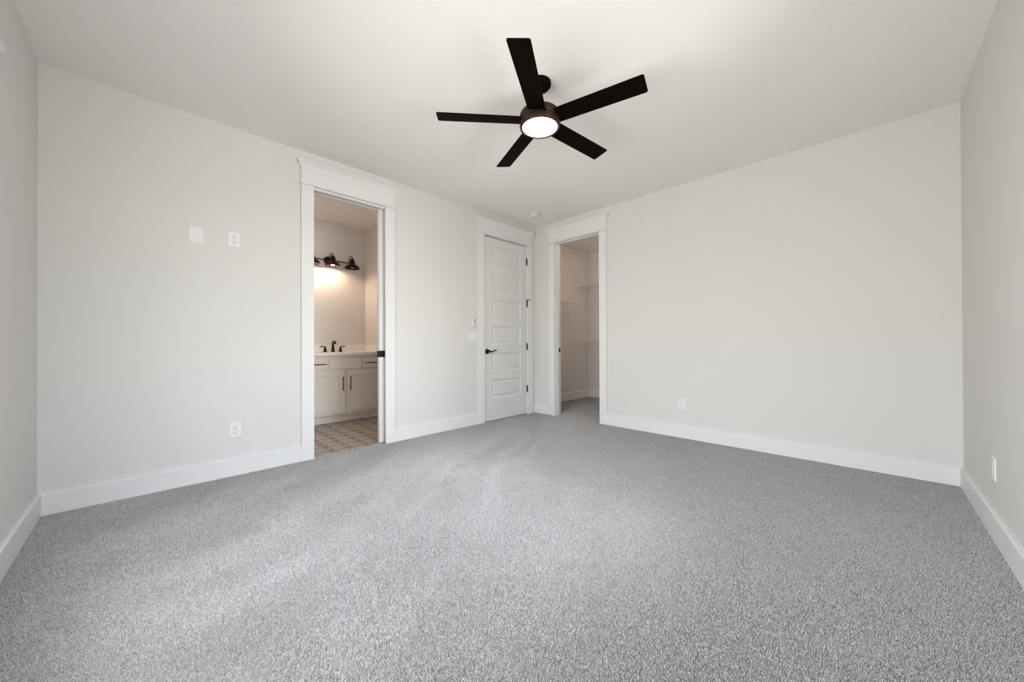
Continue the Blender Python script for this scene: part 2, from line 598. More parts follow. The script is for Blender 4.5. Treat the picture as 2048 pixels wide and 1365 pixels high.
door_trim('trim_1', f_west, BATH, 'white casing around the open bathroom doorway', depth=0.135, pocket=True, stop=False)
door_trim('trim_2', f_west, DOOR, 'white casing around the closed panelled door', stop=False)
t3 = door_trim('trim_3', f_north, CLOS, 'white casing around the open closet doorway')
MB(f_north).box(CLOS[0] + 0.0035, CLOS[0] + 0.0055, -0.108, -0.068, 0.900, 0.957).build('strike_plate', M['black'], t3, 0.0005)['label'] = 'black strike plate'

# closed six-panel door
D0, D1, DZ0, DZ1 = DOOR[0] + 0.007, DOOR[1] - 0.007, 0.012, HEAD - 0.007


def panel_door():
    t = empty('door_1', (-0.02, (D0 + D1) / 2, 0), 'white closed six-panel door with black lever and hinges', 'door', kind='structure')
    pu0, pu1 = -0.852, -0.300
    rows = [(0.302 + 0.3565 * k, 0.302 + 0.3565 * k + 0.243) for k in range(6)]
    face, back = -0.003, -0.040
    us = [D0, pu0, pu1, D1]
    zs = [DZ0] + [z for r in rows for z in r] + [DZ1]
    vs, fs, idx = [], [], {}

    def vid(u, d, z):
        k = (round(u, 5), round(d, 5), round(z, 5))
        if k not in idx:
            idx[k] = len(vs)
            vs.append((u, d, z))
        return idx[k]
    for i in range(3):
        for k in range(len(zs) - 1):
            a, b, c, d = us[i], us[i + 1], zs[k], zs[k + 1]
            if i == 1 and k % 2 == 1:
                # sticking profile: slope in, flat, slope back up to a raised field
                loops = []
                for ins, dep in ((0, 0), (0.006, -0.004), (0.016, -0.010), (0.022, -0.011), (0.042, -0.005), (0.046, -0.0045)):
                    loops.append([vid(a + ins, face + dep, c + ins), vid(b - ins, face + dep, c + ins), vid(b - ins, face + dep, d - ins), vid(a + ins, face + dep, d - ins)])
                for A, B in zip(loops, loops[1:]):
                    for j in range(4):
                        fs.append((A[j], A[(j + 1) % 4], B[(j + 1) % 4], B[j]))
                fs.append(tuple(loops[-1]))
            else:
                fs.append((vid(a, face, c), vid(b, face, c), vid(b, face, d), vid(a, face, d)))
    # rim and back
    rim = [vid(u, face, DZ0) for u in us] + [vid(D1, face, z) for z in zs[1:]] + [vid(u, face, DZ1) for u in us[-2::-1]] + [vid(D0, face, z) for z in zs[-2:0:-1]]
    bk = []
    for r_ in rim:
        u, d, z = vs[r_]
        bk.append(vid(u, back, z))
    for j in range(len(rim)):
        q = (j + 1) % len(rim)
        fs.append((rim[j], rim[q], bk[q], bk[j]))
    fs.append(tuple(bk))
    MB(f_west).add(vs, fs).build('door_slab', M['door'], t)
    # hinges: barrel with finial tips and the leaf edge in the gap
    for i, z in enumerate((2.211, 1.603, 0.982, 0.371)):
        mb = MB()
        prof = [(0, -0.053), (0.004, -0.052), (0.006, -0.049), (0.0045, -0.046), (0.0092, -0.045), (0.0092, 0.045), (0.0045, 0.046), (0.006, 0.049), (0.004, 0.052), (0, 0.053)]
        mb.lathe(prof, (0.006, D1 + 0.004, z), n=14)
        h = mb.build('hinge', M['black'], t)
        h['label'] = 'black hinge'
        MB().box(-0.030, 0.004, D1 + 0.0005, D1 + 0.0055, z - 0.044, z + 0.044).build('hinge_leaf', M['black'], h)
        if i == 1:
            mb = MB()
            mb.tube([(0.008, D1 + 0.004, z + 0.054), (0.030, D1 + 0.018, z + 0.054), (0.046, D1 + 0.040, z + 0.053)], 0.0055, 8)
            mb.lathe([(0, -0.003), (0.009, -0.003), (0.009, 0.008), (0, 0.008)], (0.008, D1 + 0.004, z + 0.053), n=12)
            mb.build('hinge_stop', M['black'], h)
    # lever handle
    hy, hz = -0.940, 0.925
    mb = MB()
    mb.lathe([(0, -0.003), (0.033, -0.003), (0.033, 0.004), (0.030, 0.010), (0.020, 0.013), (0.012, 0.014), (0.011, 0.040), (0.015, 0.044), (0.015, 0.052), (0.012, 0.056), (0, 0.057)], (0, hy, hz), 'x', 24)
    hd = mb.build('door_handle', M['black'], t)
    hd['label'] = 'black lever handle'
    mb = MB()
    path = [(0.048, hy, hz), (0.050, hy + 0.022, hz - 0.002), (0.052, hy + 0.045, hz - 0.003), (0.053, hy + 0.066, hz + 0.004), (0.053, hy + 0.086, hz + 0.013), (0.053, hy + 0.104, hz + 0.016), (0.053, hy + 0.118, hz + 0.015)]
    mb.tube(path, [0.012, 0.011, 0.0085, 0.007, 0.007, 0.0075, 0.006], 12)
    mb.build('lever', M['black'], hd)


panel_door()

# pocket door, its leading edge standing a little out of the wall
t = empty('door_2', (-0.06, BATH[1], 0), 'edge of white pocket door with square black latch in the bathroom doorway', 'door', kind='structure')
PE = -2.384
MB(f_west).box(PE, BATH[1] + 0.62, -0.078, -0.043, 0.012, HEAD + 0.006).build('door_slab', M['door'], t, 0.0015)
lk = MB(f_west).box(PE + 0.0, BATH[1] + 0.034, -0.0435, -0.0405, 0.894, 0.960).build('latch_plate', M['black'], t, 0.0006)
lk['label'] = 'square black latch plate'
MB(f_west).box(PE - 0.007, PE + 0.0005, -0.074, -0.0445, 0.894, 0.960).build('edge_pull', M['black'], t, 0.0006)


# windows (beside and behind the photographer)
def window(name, f, win, label):
    u0, u1, z0, z1 = win
    t = empty(name, f(((u0 + u1) / 2, 0, z0)), label, 'window', kind='structure')
    # drywall returns are the wall itself; white casing, stool and apron on the room side
    for a, b in ((u0 - CW, u0), (u1, u1 + CW)):
        MB(f).box(a, b, 0, 0.02, z0, z1 + 0.008).build('side_casing', M['trim'], t, 0.002)
    head_trim(t, f, u0 - CW, u1 + CW, z1)
    MB(f).box(u0 - CW, u1 + CW, 0.0, 0.035, z0 - 0.025, z0).build('window_sill', M['trim'], t, 0.003)
    if z0 > 0.3:
        MB(f).box(u0 - CW, u1 + CW, 0, 0.018, z0 - 0.115, z0 - 0.025).build('apron', M['trim'], t, 0.002)
    mid = (u0 + u1) / 2
    mb = MB(f)
    fr = 0.04
    for a, b, c, d in ((u0, u0 + fr, z0, z1), (u1 - fr, u1, z0, z1), (u0 + fr, u1 - fr, z0, z0 + fr), (u0 + fr, u1 - fr, z1 - fr, z1), (mid - fr, mid + fr, z0 + fr, z1 - fr)):
        mb.box(a, b, -0.10, -0.04, c, d)
    mb.build('window_frame', M['vinyl'], t)
    zc = (z0 + z1) / 2
    for a, b in ((u0 + fr, mid - fr), (mid + fr, u1 - fr)):
        MB(f).box(a, b, -0.09, -0.05, zc - 0.02, zc + 0.02).build('meeting_rail', M['vinyl'], t)
        for c, d in ((z0 + fr, zc - 0.02), (zc + 0.02, z1 - fr)):
            MB(f).box(a, b, -0.072, -0.068, c, d).build('pane', M['glass'], t)


window('window_1', f_south, WIN_S, 'window whose white head casing tip shows at the upper left edge')
window('window_2', f_east, WIN_E, 'window in the right wall, outside the photo')


# ------------------------------------------------------------------ ceiling fan
def ceiling_fan():
    c = Vector((2.028, -2.260, H))
    t = empty('ceiling_fan', c, 'dark bronze five-blade ceiling fan with a lit round lamp', 'ceiling fan')
    zb = 2.491
    mb = MB().lathe([(0, H), (0.072, H), (0.074, H - 0.010), (0.072, H - 0.024), (0.062, H - 0.036), (0.044, H - 0.043), (0.020, H - 0.046), (0, H - 0.046)], (c.x, c.y, 0), n=40)
    mb.build('canopy', M['blade'], t)
    MB().lathe([(0, H - 0.043), (0.0115, H - 0.043), (0.0115, 2.575), (0.024, 2.572), (0.026, 2.556), (0, 2.556)], (c.x, c.y, 0), n=20).build('downrod', M['blade'], t)
    mb = MB().lathe([(0, 2.560), (0.040, 2.560), (0.070, 2.553), (0.110, 2.545), (0.126, 2.538), (0.131, 2.528), (0.131, 2.4935), (0.129, 2.4925), (0.123, 2.4920), (0.123, 2.4860), (0, 2.4860)], (c.x, c.y, 0), n=56)
    mb.build('motor_housing', M['fan_metal'], t)
    mb = MB().lathe([(0, 2.488), (0.130, 2.488), (0.1325, 2.4865), (0.1325, 2.456), (0.130, 2.447), (0.124, 2.444), (0.117, 2.4445), (0.115, 2.446), (0.115, 2.4535), (0, 2.4535)], (c.x, c.y, 0), n=56)
    lk = mb.build('light_kit', M['fan_metal'], t)
    mb = MB().lathe([(0, 2.453), (0.1145, 2.453), (0.1145, 2.4490), (0.108, 2.4478), (0.07, 2.4470), (0, 2.4465)], (c.x, c.y, 0), n=56)
    d = mb.build('diffuser', M['diffuser'], lk)
    d['label'] = 'glowing round lamp lens'
    R0, R1, hw, th = 0.112, 0.665, 0.0613, 0.0035
    pitch = -0.203
    for k in range(5):
        a = -1.024 + k * 2 * PI / 5
        mtx = Matrix.Translation((c.x, c.y, zb)) @ Matrix.Rotation(a, 4, 'Z') @ Matrix.Rotation(pitch, 4, 'X')
        ff = lambda p, m=mtx: tuple(m @ Vector(p))
        rc = 0.010
        outl = [(R0, -hw + 0.004), (R1 - rc, -hw)]
        for i in range(1, 5):
            q = -PI / 2 + i * PI / 8
            outl.append((R1 - rc + rc * math.cos(q), -hw + rc + rc * math.sin(q)))
        for i in range(0, 5):
            q = i * PI / 8
            outl.append((R1 - rc + rc * math.cos(q), hw - rc + rc * math.sin(q)))
        outl.append((R0, hw - 0.004))
        mb = MB(ff).prism(outl, -th, th, lambda u, v, z: (u, v, z))
        mb.build('blade', M['blade'], t, 0.0012, origin=ff((R0, 0, 0)))
    return t


ceiling_fan()

# smoke detector
mb = MB().lathe([(0, H), (0.068, H), (0.070, H - 0.006), (0.067, H - 0.013), (0.060, H - 0.0150), (0, H - 0.0150)], (0.41, -0.46, 0), n=36)
t = empty('smoke_detector', (0.41, -0.46, H), 'round white smoke detector on the ceiling near the corner', 'smoke detector')
mb.build('base', M['plastic'], t)
mb = MB().lathe([(0, H - 0.014), (0.0592, H - 0.014), (0.0592, H - 0.0180), (0, H - 0.0185)], (0.41, -0.46, 0), n=36)
mb.build('vent', M['grey_button'], t)
mb = MB().lathe([(0, H - 0.018), (0.058, H - 0.018), (0.058, H - 0.026), (0.052, H - 0.038), (0.042, H - 0.045), (0.030, H - 0.047), (0, H - 0.047)], (0.41, -0.46, 0), n=36)
cv = mb.build('cover', M['plastic'], t)
MB().box(0.436, 0.454, -0.489, -0.483, H - 0.0455, H - 0.040).build('test_slot', M['grey_button'], cv)


# ------------------------------------------------------------------ wall plates
def plate_shell(f, u, z, w_, h_, th=0.006):
    """Wall plate with a sloped rim."""
    b = 0.006
    mb = MB(f)
    vs = []
    for ins, d in ((0, 0.0), (0, th * 0.45), (b * 0.5, th * 0.9), (b, th)):
        vs += [(u - w_ / 2 + ins, d, z - h_ / 2 + ins), (u + w_ / 2 - ins, d, z - h_ / 2 + ins), (u + w_ / 2 - ins, d, z + h_ / 2 - ins), (u - w_ / 2 + ins, d, z + h_ / 2 - ins)]
    fs = [(3, 2, 1, 0), (12, 13, 14, 15)]
    for k in range(3):
        for j in range(4):
            fs.append((4 * k + j, 4 * k + (j + 1) % 4, 4 * k + 4 + (j + 1) % 4, 4 * k + 4 + j))
    return mb.add(vs, fs)


def disc(f, u, z, d0, d1, r, n=16, flat=0.0):
    mb = MB(f)
    pts = [(u + r * math.cos(2 * PI * i / n), z + max(-r + flat, min(r - flat, r * math.sin(2 * PI * i / n)))) for i in range(n)]
    return mb.prism(pts, d0, d1, lambda a, b, t: (a, t, b))


def outlet(f, u, z, label, w_=0.081, h_=0.121):
    t = empty('electrical_outlet', f((u, 0, z - h_ / 2)), label, 'outlet', 'white duplex wall outlets')
    plate_shell(f, u, z, w_, h_).build('cover_plate', M['plastic'], t)
    for dz in (0.0195, -0.0195):
        r = disc(f, u, z + dz, 0.004, 0.0085, 0.0172, 24, 0.0035).build('receptacle', M['plastic'], t, 0.0008)
        mb = MB(f)
        mb.box(u - 0.0083, u - 0.0058, 0.0082, 0.0088, z + dz - 0.001, z + dz + 0.0085)
        mb.box(u + 0.0058, u + 0.0083, 0.0082, 0.0088, z + dz + 0.000, z + dz + 0.0075)
        pts = [(u + 0.0034 * math.cos(2 * PI * i / 12), z + dz - 0.0085 + 0.0034 * math.sin(2 * PI * i / 12)) for i in range(12)]
        mb.prism(pts, 0.0082, 0.0088, lambda a, b, q: (a, q, b))
        mb.build('slots', M['slot'], r)
    disc(f, u, z, 0.005, 0.0075, 0.003, 12).build('screw', M['plastic'], t)
    return t


outlet(f_west, -3.587, 1.859, 'white outlet high on the wall, beside the blank plate')
outlet(f_west, -3.580, 0.3585, 'white outlet low on the wall left of the bathroom doorway')
outlet(f_north, 2.097, 0.362, 'white outlet low on the broad wall right of the closet doorway')
outlet(f_east, -0.912, 0.362, 'white outlet on the right-hand wall, seen almost edge-on')

t = empty('blank_plate', f_west((-3.815, 0, 1.789)), 'white blank wall plate with two screws, left of the high outlet', 'wall plate')
plate_shell(f_west, -3.815, 1.850, 0.083, 0.122).build('cover_plate', M['plastic'], t)
for dz in (0.041, -0.041):
    disc(f_west, -3.815, 1.850 + dz, 0.005, 0.0068, 0.0036, 12).build('screw', M['screw'], t)

su, sz = -1.177, 1.114
t = empty('switch_plate', f_west((su, 0, sz - 0.062)), 'white double light-switch plate beside the panelled door', 'light switch')
plate_shell(f_west, su, sz, 0.122, 0.122).build('cover_plate', M['plastic'], t)
for du in (-0.023, 0.023):
    mb = MB(f_west)
    mb.prism([(0.005, sz - 0.011), (0.005, sz + 0.011), (0.010, sz + 0.010), (0.019, sz + 0.009), (0.020, sz + 0.003), (0.009, sz - 0.010)], su + du - 0.005, su + du + 0.005, lambda a, b, q: (q, a, b))
    mb.build('toggle', M['plastic'], t, 0.001)

ru, rz = -1.172, 1.293
t = empty('fan_remote', f_west((ru, 0, rz - 0.056)), 'slim white fan remote in its wall cradle above the switch plate', 'remote control')
MB(f_west).box(ru - 0.027, ru + 0.027, 0, 0.010, rz - 0.056, rz + 0.020).build('cradle', M['plastic'], t, 0.002)
b = MB(f_west).box(ru - 0.023, ru + 0.023, 0.007, 0.024, rz - 0.052, rz + 0.056).build('body', M['plastic'], t, 0.004)
for dz, hh in ((0.044, 0.005), (0.024, 0.007), (0.003, 0.005)):
    MB(f_west).box(ru - 0.012, ru + 0.013, 0.0235, 0.0258, rz + dz - hh, rz + dz + hh).build('button', M['grey_button'], b, 0.001)
MB(f_west).box(ru - 0.009, ru + 0.009, 0.0235, 0.0258, rz - 0.042, rz - 0.033).build('button', M['slot'], b, 0.001)


# ------------------------------------------------------------------ bathroom
def f_van(p): return (VX + p[1], p[0], p[2])      # u along the wall, d out from the cabinet face


VX, CT = -1.378, 0.917
KICK = -1.452


def shaker(f, u0, u1, z0, z1, frame, th=0.020, rec=0.012):
    mb = MB(f)
    vs, fs = [], []
    for ins, d in ((0, 0), (0, th), (frame, th), (frame + 0.003, th - rec)):
        vs += [(u0 + ins, d, z0 + ins), (u1 - ins, d, z0 + ins), (u1 - ins, d, z1 - ins), (u0 + ins, d, z1 - ins)]
    for k in range(3):
        for j in range(4):
            fs.append((4 * k + j, 4 * k + (j + 1) % 4, 4 * k + 4 + (j + 1) % 4, 4 * k + 4 + j))
    fs += [(3, 2, 1, 0), (12, 13, 14, 15)]
    return mb.add(vs, fs)


def pull(f, u, z, vert, parent, ln=0.178):
    mb = MB(f)
    d = 0.018
    if vert:
        mb.tube([(u, d + 0.030, z - ln / 2), (u, d + 0.030, z + ln / 2)], 0.0055, 10)
        posts = ((u, z - ln / 2 + 0.022), (u, z + ln / 2 - 0.022))
    else:
        mb.tube([(u - ln / 2, d + 0.030, z), (u + ln / 2, d + 0.030, z)], 0.0055, 10)
        posts = ((u - ln / 2 + 0.022, z), (u + ln / 2 - 0.022, z))
    for a, b in posts:
        mb.tube([(a, d, b), (a, d + 0.030, b)], 0.0045, 8)
    h = mb.build('handle', M['black'], parent)
    h['label'] = 'black bar pull'


def carcass(t, u0, u1):
    xb = BX + 0.002
    mb = MB()
    mb.box(xb, VX, u0, u1, 0.107, CT - 0.034)
    mb.build('body', M['cabinet'], t, 0.001)
    MB().box(xb, KICK, u0, u1, 0.0, 0.107).build('toe_kick', M['cabinet'], t)


SB0, SB1 = -2.700, -1.724
t = empty('vanity_cabinet', (VX, (SB0 + SB1) / 2, 0), 'painted vanity cabinet with two shaker doors under the sink', 'cabinet')
carcass(t, SB0, SB1)
for u0, u1 in ((-2.687, -2.447), (-1.992, -1.756)):
    d = MB(f_van).box(u0, u1, 0, 0.018, 0.702, 0.843).build('drawer', M['cabinet'], t, 0.002)
    pull(f_van, (u0 + u1) / 2 + (0.01 if u0 < -2.4 else 0), 0.773, False, d)
MB(f_van).box(-2.422, -2.019, 0, 0.018, 0.704, 0.845).build('false_front', M['cabinet'], t, 0.002)
d = shaker(f_van, -2.687, -2.237, 0.144, 0.682, 0.062).build('door', M['cabinet'], t)
pull(f_van, -2.261, 0.512, True, d)
d = shaker(f_van, -2.208, -1.756, 0.144, 0.682, 0.062).build('door', M['cabinet'], t)
pull(f_van, -2.167, 0.512, True, d)

t = empty('drawer_cabinet', (VX, -3.0, 0), 'painted drawer cabinet left of the sink cabinet, behind the casing', 'cabinet')
carcass(t, -3.30, SB0)
for z0, z1 in ((0.144, 0.405), (0.430, 0.680), (0.702, 0.843)):
    d = MB(f_van).box(-3.285, -2.715, 0, 0.018, z0, z1).build('drawer', M['cabinet'], t, 0.002)
    pull(f_van, -3.0, (z0 + z1) / 2, False, d)

# worktop with an undermount basin, back and side splash
t = empty('countertop', (VX, -2.5, CT - 0.034), 'white vanity worktop with a sunken basin below the faucet', 'countertop')
SU, SX = -2.222, -1.63
mb = MB()
n = 40
ring = []
cx0, cx1, cy0, cy1 = BX + 0.002, VX + 0.03, -3.315, -1.7215
# top face with an oval hole: quads from the oval to the slab's outline
ov = [(SX + 0.155 * math.cos(2 * PI * i / n), SU + 0.215 * math.sin(2 * PI * i / n)) for i in range(n)]


def out_pt(i):
    a = 2 * PI * i / n
    dx, dy = math.cos(a), math.sin(a)
    s = min(((cx1 - SX) / dx if dx > 1e-6 else (cx0 - SX) / dx if dx < -1e-6 else 9e9), ((cy1 - SU) / dy if dy > 1e-6 else (cy0 - SU) / dy if dy < -1e-6 else 9e9))
    return (SX + dx * s, SU + dy * s)


# cut the slab in three so the outline stays square: left run, right of it the sink piece
sl0, sl1 = SU - 0.30, SU + 0.30
mb.box(cx0, cx1, cy0, sl0, CT - 0.034, CT)
mb.box(cx0, cx1, sl1, cy1, CT - 0.034, CT)
cy0s, cy1s = cy0, cy1
cy0, cy1 = sl0, sl1
corner = [math.atan2(b - SU, a - SX) for a, b in ((cx1, cy1), (cx0, cy1), (cx0, cy0), (cx1, cy0))]
angs = sorted({round(2 * PI * i / n, 5) for i in range(n)} | {round(c_ % (2 * PI), 5) for c_ in corner})
ovp, outp = [], []
for a in angs:
    dx, dy = math.cos(a), math.sin(a)
    s = min(((cx1 - SX) / dx if dx > 1e-6 else (cx0 - SX) / dx if dx < -1e-6 else 9e9), ((cy1 - SU) / dy if dy > 1e-6 else (cy0 - SU) / dy if dy < -1e-6 else 9e9))
    outp.append((SX + dx * s, SU + dy * s))
    e = 1 / math.sqrt((dx / 0.155) ** 2 + (dy / 0.215) ** 2)
    ovp.append((SX + dx * e, SU + dy * e))
k = len(angs)
vs = [(x, y, CT) for x, y in ovp] + [(x, y, CT) for x, y in outp] + [(x, y, CT - 0.034) for x, y in ovp] + [(x, y, CT - 0.034) for x, y in outp]
fs = []
for i in range(k):
    j = (i + 1) % k
    fs += [(i, j, k + j, k + i), (2 * k + i, 3 * k + i, 3 * k + j, 2 * k + j), (k + i, k + j, 3 * k + j, 3 * k + i), (i, 2 * k + i, 2 * k + j, j)]
mb.add(vs, fs)
mb.build('slab', M['counter'], t)
cy0, cy1 = cy0s, cy1s
mb = MB()
vs, fs = [], []
for sc_, z in ((1.03, CT - 0.036), (0.97, CT - 0.09), (0.80, CT - 0.14), (0.4, CT - 0.16), (0.08, CT - 0.163)):
    vs += [(SX + (x - SX) * sc_, SU + (y - SU) * sc_, z) for x, y in ovp]
for r_ in range(4):
    for i in range(k):
        j = (i + 1) % k
        fs.append((r_ * k + i, r_ * k + j, (r_ + 1) * k + j, (r_ + 1) * k + i))
fs.append(tuple(4 * k + i for i in range(k)))
mb.add(vs, fs, True)
mb.build('basin', M['counter'], t)
t = MB().box(BX + 0.001, BX + 0.016, cy0, cy1, CT, CT + 0.100).build('backsplash', M['counter'], None, 0.001)
tag(t, 'low white backsplash strip along the bathroom wall behind the faucet', 'backsplash')
t = MB().box(BX + 0.017, VX + 0.02, cy1 - 0.015, cy1, CT, CT + 0.100).build('side_splash', M['counter'], None, 0.001)
tag(t, 'short white splash strip at the right end of the vanity worktop', 'backsplash')

# widespread faucet
fx = BX + 0.085
t = empty('faucet', (fx, SU + 0.006, CT), 'dark bronze widespread faucet with two lever handles on the worktop', 'faucet')
cyf = SU + 0.006
mb = MB().lathe([(0, 0), (0.026, 0), (0.027, 0.006), (0.022, 0.012), (0.018, 0.05), (0.0135, 0.10), (0.0125, 0.118), (0.015, 0.122), (0.012, 0.128), (0, 0.130)], (fx, cyf, CT), n=20)
mb.tube([(fx, cyf, CT + 0.118), (fx + 0.008, cyf, CT + 0.138), (fx + 0.034, cyf, CT + 0.149), (fx + 0.066, cyf, CT + 0.146), (fx + 0.090, cyf, CT + 0.130), (fx + 0.095, cyf, CT + 0.112)], [0.010, 0.0105, 0.0115, 0.012, 0.012, 0.0125], 12)
mb.build('spout', M['bronze'], t)
for s in (-1, 1):
    yb = cyf + s * 0.102
    mb = MB().lathe([(0, 0), (0.025, 0), (0.026, 0.005), (0.021, 0.012), (0.015, 0.040), (0.011, 0.056), (0.014, 0.062), (0.014, 0.068), (0.009, 0.074), (0, 0.076)], (fx, yb, CT), n=20)
    mb.tube([(fx, yb, CT + 0.072), (fx + 0.004, yb + s * 0.030, CT + 0.078), (fx + 0.006, yb + s * 0.068, CT + 0.079)], [0.0075, 0.006, 0.0065], 10)
    mb.build('handle', M['bronze'], t)

# pale switch plate on the bathroom side wall
t = empty('switch_plate', (-1.81, BY1, 1.075), 'pale switch plate on the bathroom side wall above the worktop', 'light switch')
fbn = lambda p: (p[0], BY1 - p[1], p[2])
plate_shell(fbn, -1.808, 1.135, 0.075, 0.120).build('cover_plate', M['plastic'], t)
MB(fbn).box(-1.808 - 0.017, -1.808 + 0.017, 0.005, 0.009, 1.102, 1.168).build('rocker', M['plastic'], t, 0.001)


# three-lamp vanity light
def vanity_light():
    zc = 2.213
    xb = BX + 0.045
    ys = (-2.510, -2.242, -1.976)
    t = empty('vanity_light', (BX, ys[1], zc), 'dark three-lamp bath light with barn shades above the vanity', 'wall light')
    MB().lathe([(0, 0), (0.058, 0), (0.058, 0.012), (0.052, 0.022), (0, 0.024)], (BX + 0.001, ys[1] - 0.012, zc), 'x', 32).build('back_plate', M['bronze'], t)
    mb = MB().tube([(xb, ys[0] - 0.02, zc), (xb, ys[2] + 0.012, zc)], 0.0075, 10)
    mb.tube([(BX + 0.02, ys[1] - 0.012, zc), (xb, ys[1] - 0.012, zc)], 0.012, 10)
    mb.build('bar', M['bronze'], t)
    for i, y in enumerate(ys):
        xs = BX + 0.16
        arc = [(xb, y, zc), (xb, y, zc + 0.045)]
        rr = (xs - xb) / 2
        for q in range(1, 10):
            a = PI - q * PI / 10
            arc.append((xb + rr + rr * math.cos(a), y, zc + 0.047 + 0.043 * math.sin(a)))
        arc.append((xs, y, zc + 0.046))
        MB().tube(arc, 0.0058, 10).build('gooseneck', M['bronze'], t)
        z0 = zc - 0.098
        prof = [(0.100, 0.0), (0.101, 0.004), (0.097, 0.014), (0.088, 0.032), (0.072, 0.047), (0.050, 0.056), (0.040, 0.060), (0.040, 0.066), (0.036, 0.070), (0.036, 0.100), (0.031, 0.106), (0.031, 0.122), (0.022, 0.130), (0.018, 0.142), (0.010, 0.150), (0, 0.151),
                (0, 0.148), (0.017, 0.125), (0.028, 0.104), (0.033, 0.072), (0.046, 0.053), (0.070, 0.044), (0.085, 0.030), (0.094, 0.013), (0.097, 0.004), (0.100, 0.0)]
        sh = MB().lathe(prof, (xs, y, z0), n=36).build('shade', M['bronze'], t)
        bz = z0 + 0.035
        pr = [(0, -0.030)] + [(0.028 * math.sin(a * PI / 10), -0.030 * math.cos(a * PI / 10)) for a in range(1, 8)] + [(0.013, 0.040), (0.013, 0.065), (0, 0.066)]
        b = MB().lathe(pr, (xs, y, bz), n=20).build('bulb', M['bulb'] if i < 2 else M['bulb_off'], sh)
        b['label'] = 'glowing bulb' if i < 2 else 'unlit bulb'


vanity_light()


# ------------------------------------------------------------------ closet shelves
def wire_shelf(name, f, u0, u1, z, label, braces, depth=0.30, brace_drop=0.26):
    t = empty(name, f((u0, 0, z)), label, 'shelf', 'white wire closet shelves')
    mb = MB(f)
    r = 0.0028
    nW = int((u1 - u0) / 0.0254)
    for i in range(nW + 1):
        u = u0 + (u1 - u0) * i / nW
        mb.tube([(u, 0.012, z), (u, depth, z), (u, depth + 0.003, z - 0.045)], 0.0018, 5)
    mb.build('deck_wires', M['wire'], t)
    for d, dz, rr in ((0.012, 0, r), (depth * 0.5, -0.004, r), (depth, 0, 0.0034), (depth + 0.003, -0.046, 0.0034)):
        MB(f).tube([(u0, d, z + dz), (u1, d, z + dz)], rr, 8).build('rail', M['wire'], t)
    for u in braces:
        mb = MB(f)
        mb.tube([(u, depth - 0.012, z - 0.006), (u, 0.012, z - brace_drop), (u, 0.004, z - brace_drop - 0.006)], 0.0042, 8)
        mb.box(u - 0.012, u + 0.012, 0.0, 0.005, z - brace_drop - 0.045, z - brace_drop + 0.012)
        mb.build('brace', M['wire'], t)
    return t


f_cw = lambda p: (CX0 + p[1], p[0], p[2])
f_cn = lambda p: (p[0], CY - p[1], p[2])
wire_shelf('wire_shelf', f_cw, 0.16, 1.235, 1.722, 'short white wire shelf on the closet side wall with slanting braces', (0.45, 0.945, 1.195))
for z, lb in ((2.072, 'white wire shelf high on the closet back wall'), (1.029, 'white wire shelf at waist height on the closet back wall')):
    t = wire_shelf('wire_shelf', f_cn, CX0 + 0.012, CX1 - 0.02, z, lb, (0.55, 1.2))
    for u in (CX0 + 0.006,):
        mb = MB(f_cn)
        mb.box(u - 0.006, u + 0.007, 0.262, 0.312, z - 0.062, z + 0.006)
        mb.build('end_bracket', M['wire'], t, 0.001)

# flush ceiling lamps: the closet's, and an unseen one added to brighten the bathroom
def flush_lamp(lx, ly, label, m):
    t = empty('ceiling_light', (lx, ly, H), label, 'ceiling light')
    MB().lathe([(0, H), (0.13, H), (0.13, H - 0.02), (0, H - 0.02)], (lx, ly, 0), n=32).build('base', M['plastic'], t)
    MB().lathe([(0.122, H - 0.02), (0.118, H - 0.045), (0.09, H - 0.07), (0.045, H - 0.082), (0, H - 0.085)], (lx, ly, 0), n=32).build('lens', m, t)


flush_lamp(0.95, 0.95, 'round flush ceiling lamp inside the closet', mat('closet_lamp_glass', (0.9, 0.88, 0.85), 0.4, emit=(1.0, 0.74, 0.58), strength=54))
flush_lamp(-0.85, -3.20, 'round flush ceiling lamp added unseen in the bathroom for fill light', mat('bathroom_fill_glass', (0.9, 0.88, 0.85), 0.4, emit=(1.0, 0.78, 0.64), strength=46))


# ------------------------------------------------------------------ carpet pile: one leaning tuft beside the next
import numpy as np
rng = np.random.default_rng(11)


def value_noise(x, y, seed):
    g = np.random.default_rng(seed).random((64, 64))
    xi, yi = np.floor(x).astype(int), np.floor(y).astype(int)
    fx, fy = x - xi, y - yi
    fx, fy = fx * fx * (3 - 2 * fx), fy * fy * (3 - 2 * fy)
    G = lambda a, b: g[a % 64, b % 64]
    return (G(xi, yi) * (1 - fx) + G(xi + 1, yi) * fx) * (1 - fy) + (G(xi, yi + 1) * (1 - fx) + G(xi + 1, yi + 1) * fx) * fy


def yarn_mat():
    m = mat('carpet_yarn', (0.5, 0.5, 0.5), 1.0, spec=0.0)
    t, N, K, b = nodes(m)
    geo = N.new('ShaderNodeNewGeometry')
    r = N.new('ShaderNodeValToRGB')
    e = r.color_ramp.elements
    e[0].position, e[0].color = 0.0, (0.375, 0.361, 0.350, 1)
    e[1].position, e[1].color = 1.0, (0.70, 0.675, 0.654, 1)
    for q, c in ((0.2, 0.475), (0.5, 0.555), (0.8, 0.612)):
        z = e.new(q)
        z.color = (c, c * 0.965, c * 0.935, 1)
    K.new(geo.outputs['Random Per Island'], r.inputs[0])
    K.new(r.outputs[0], b.inputs['Base Color'])
    return m


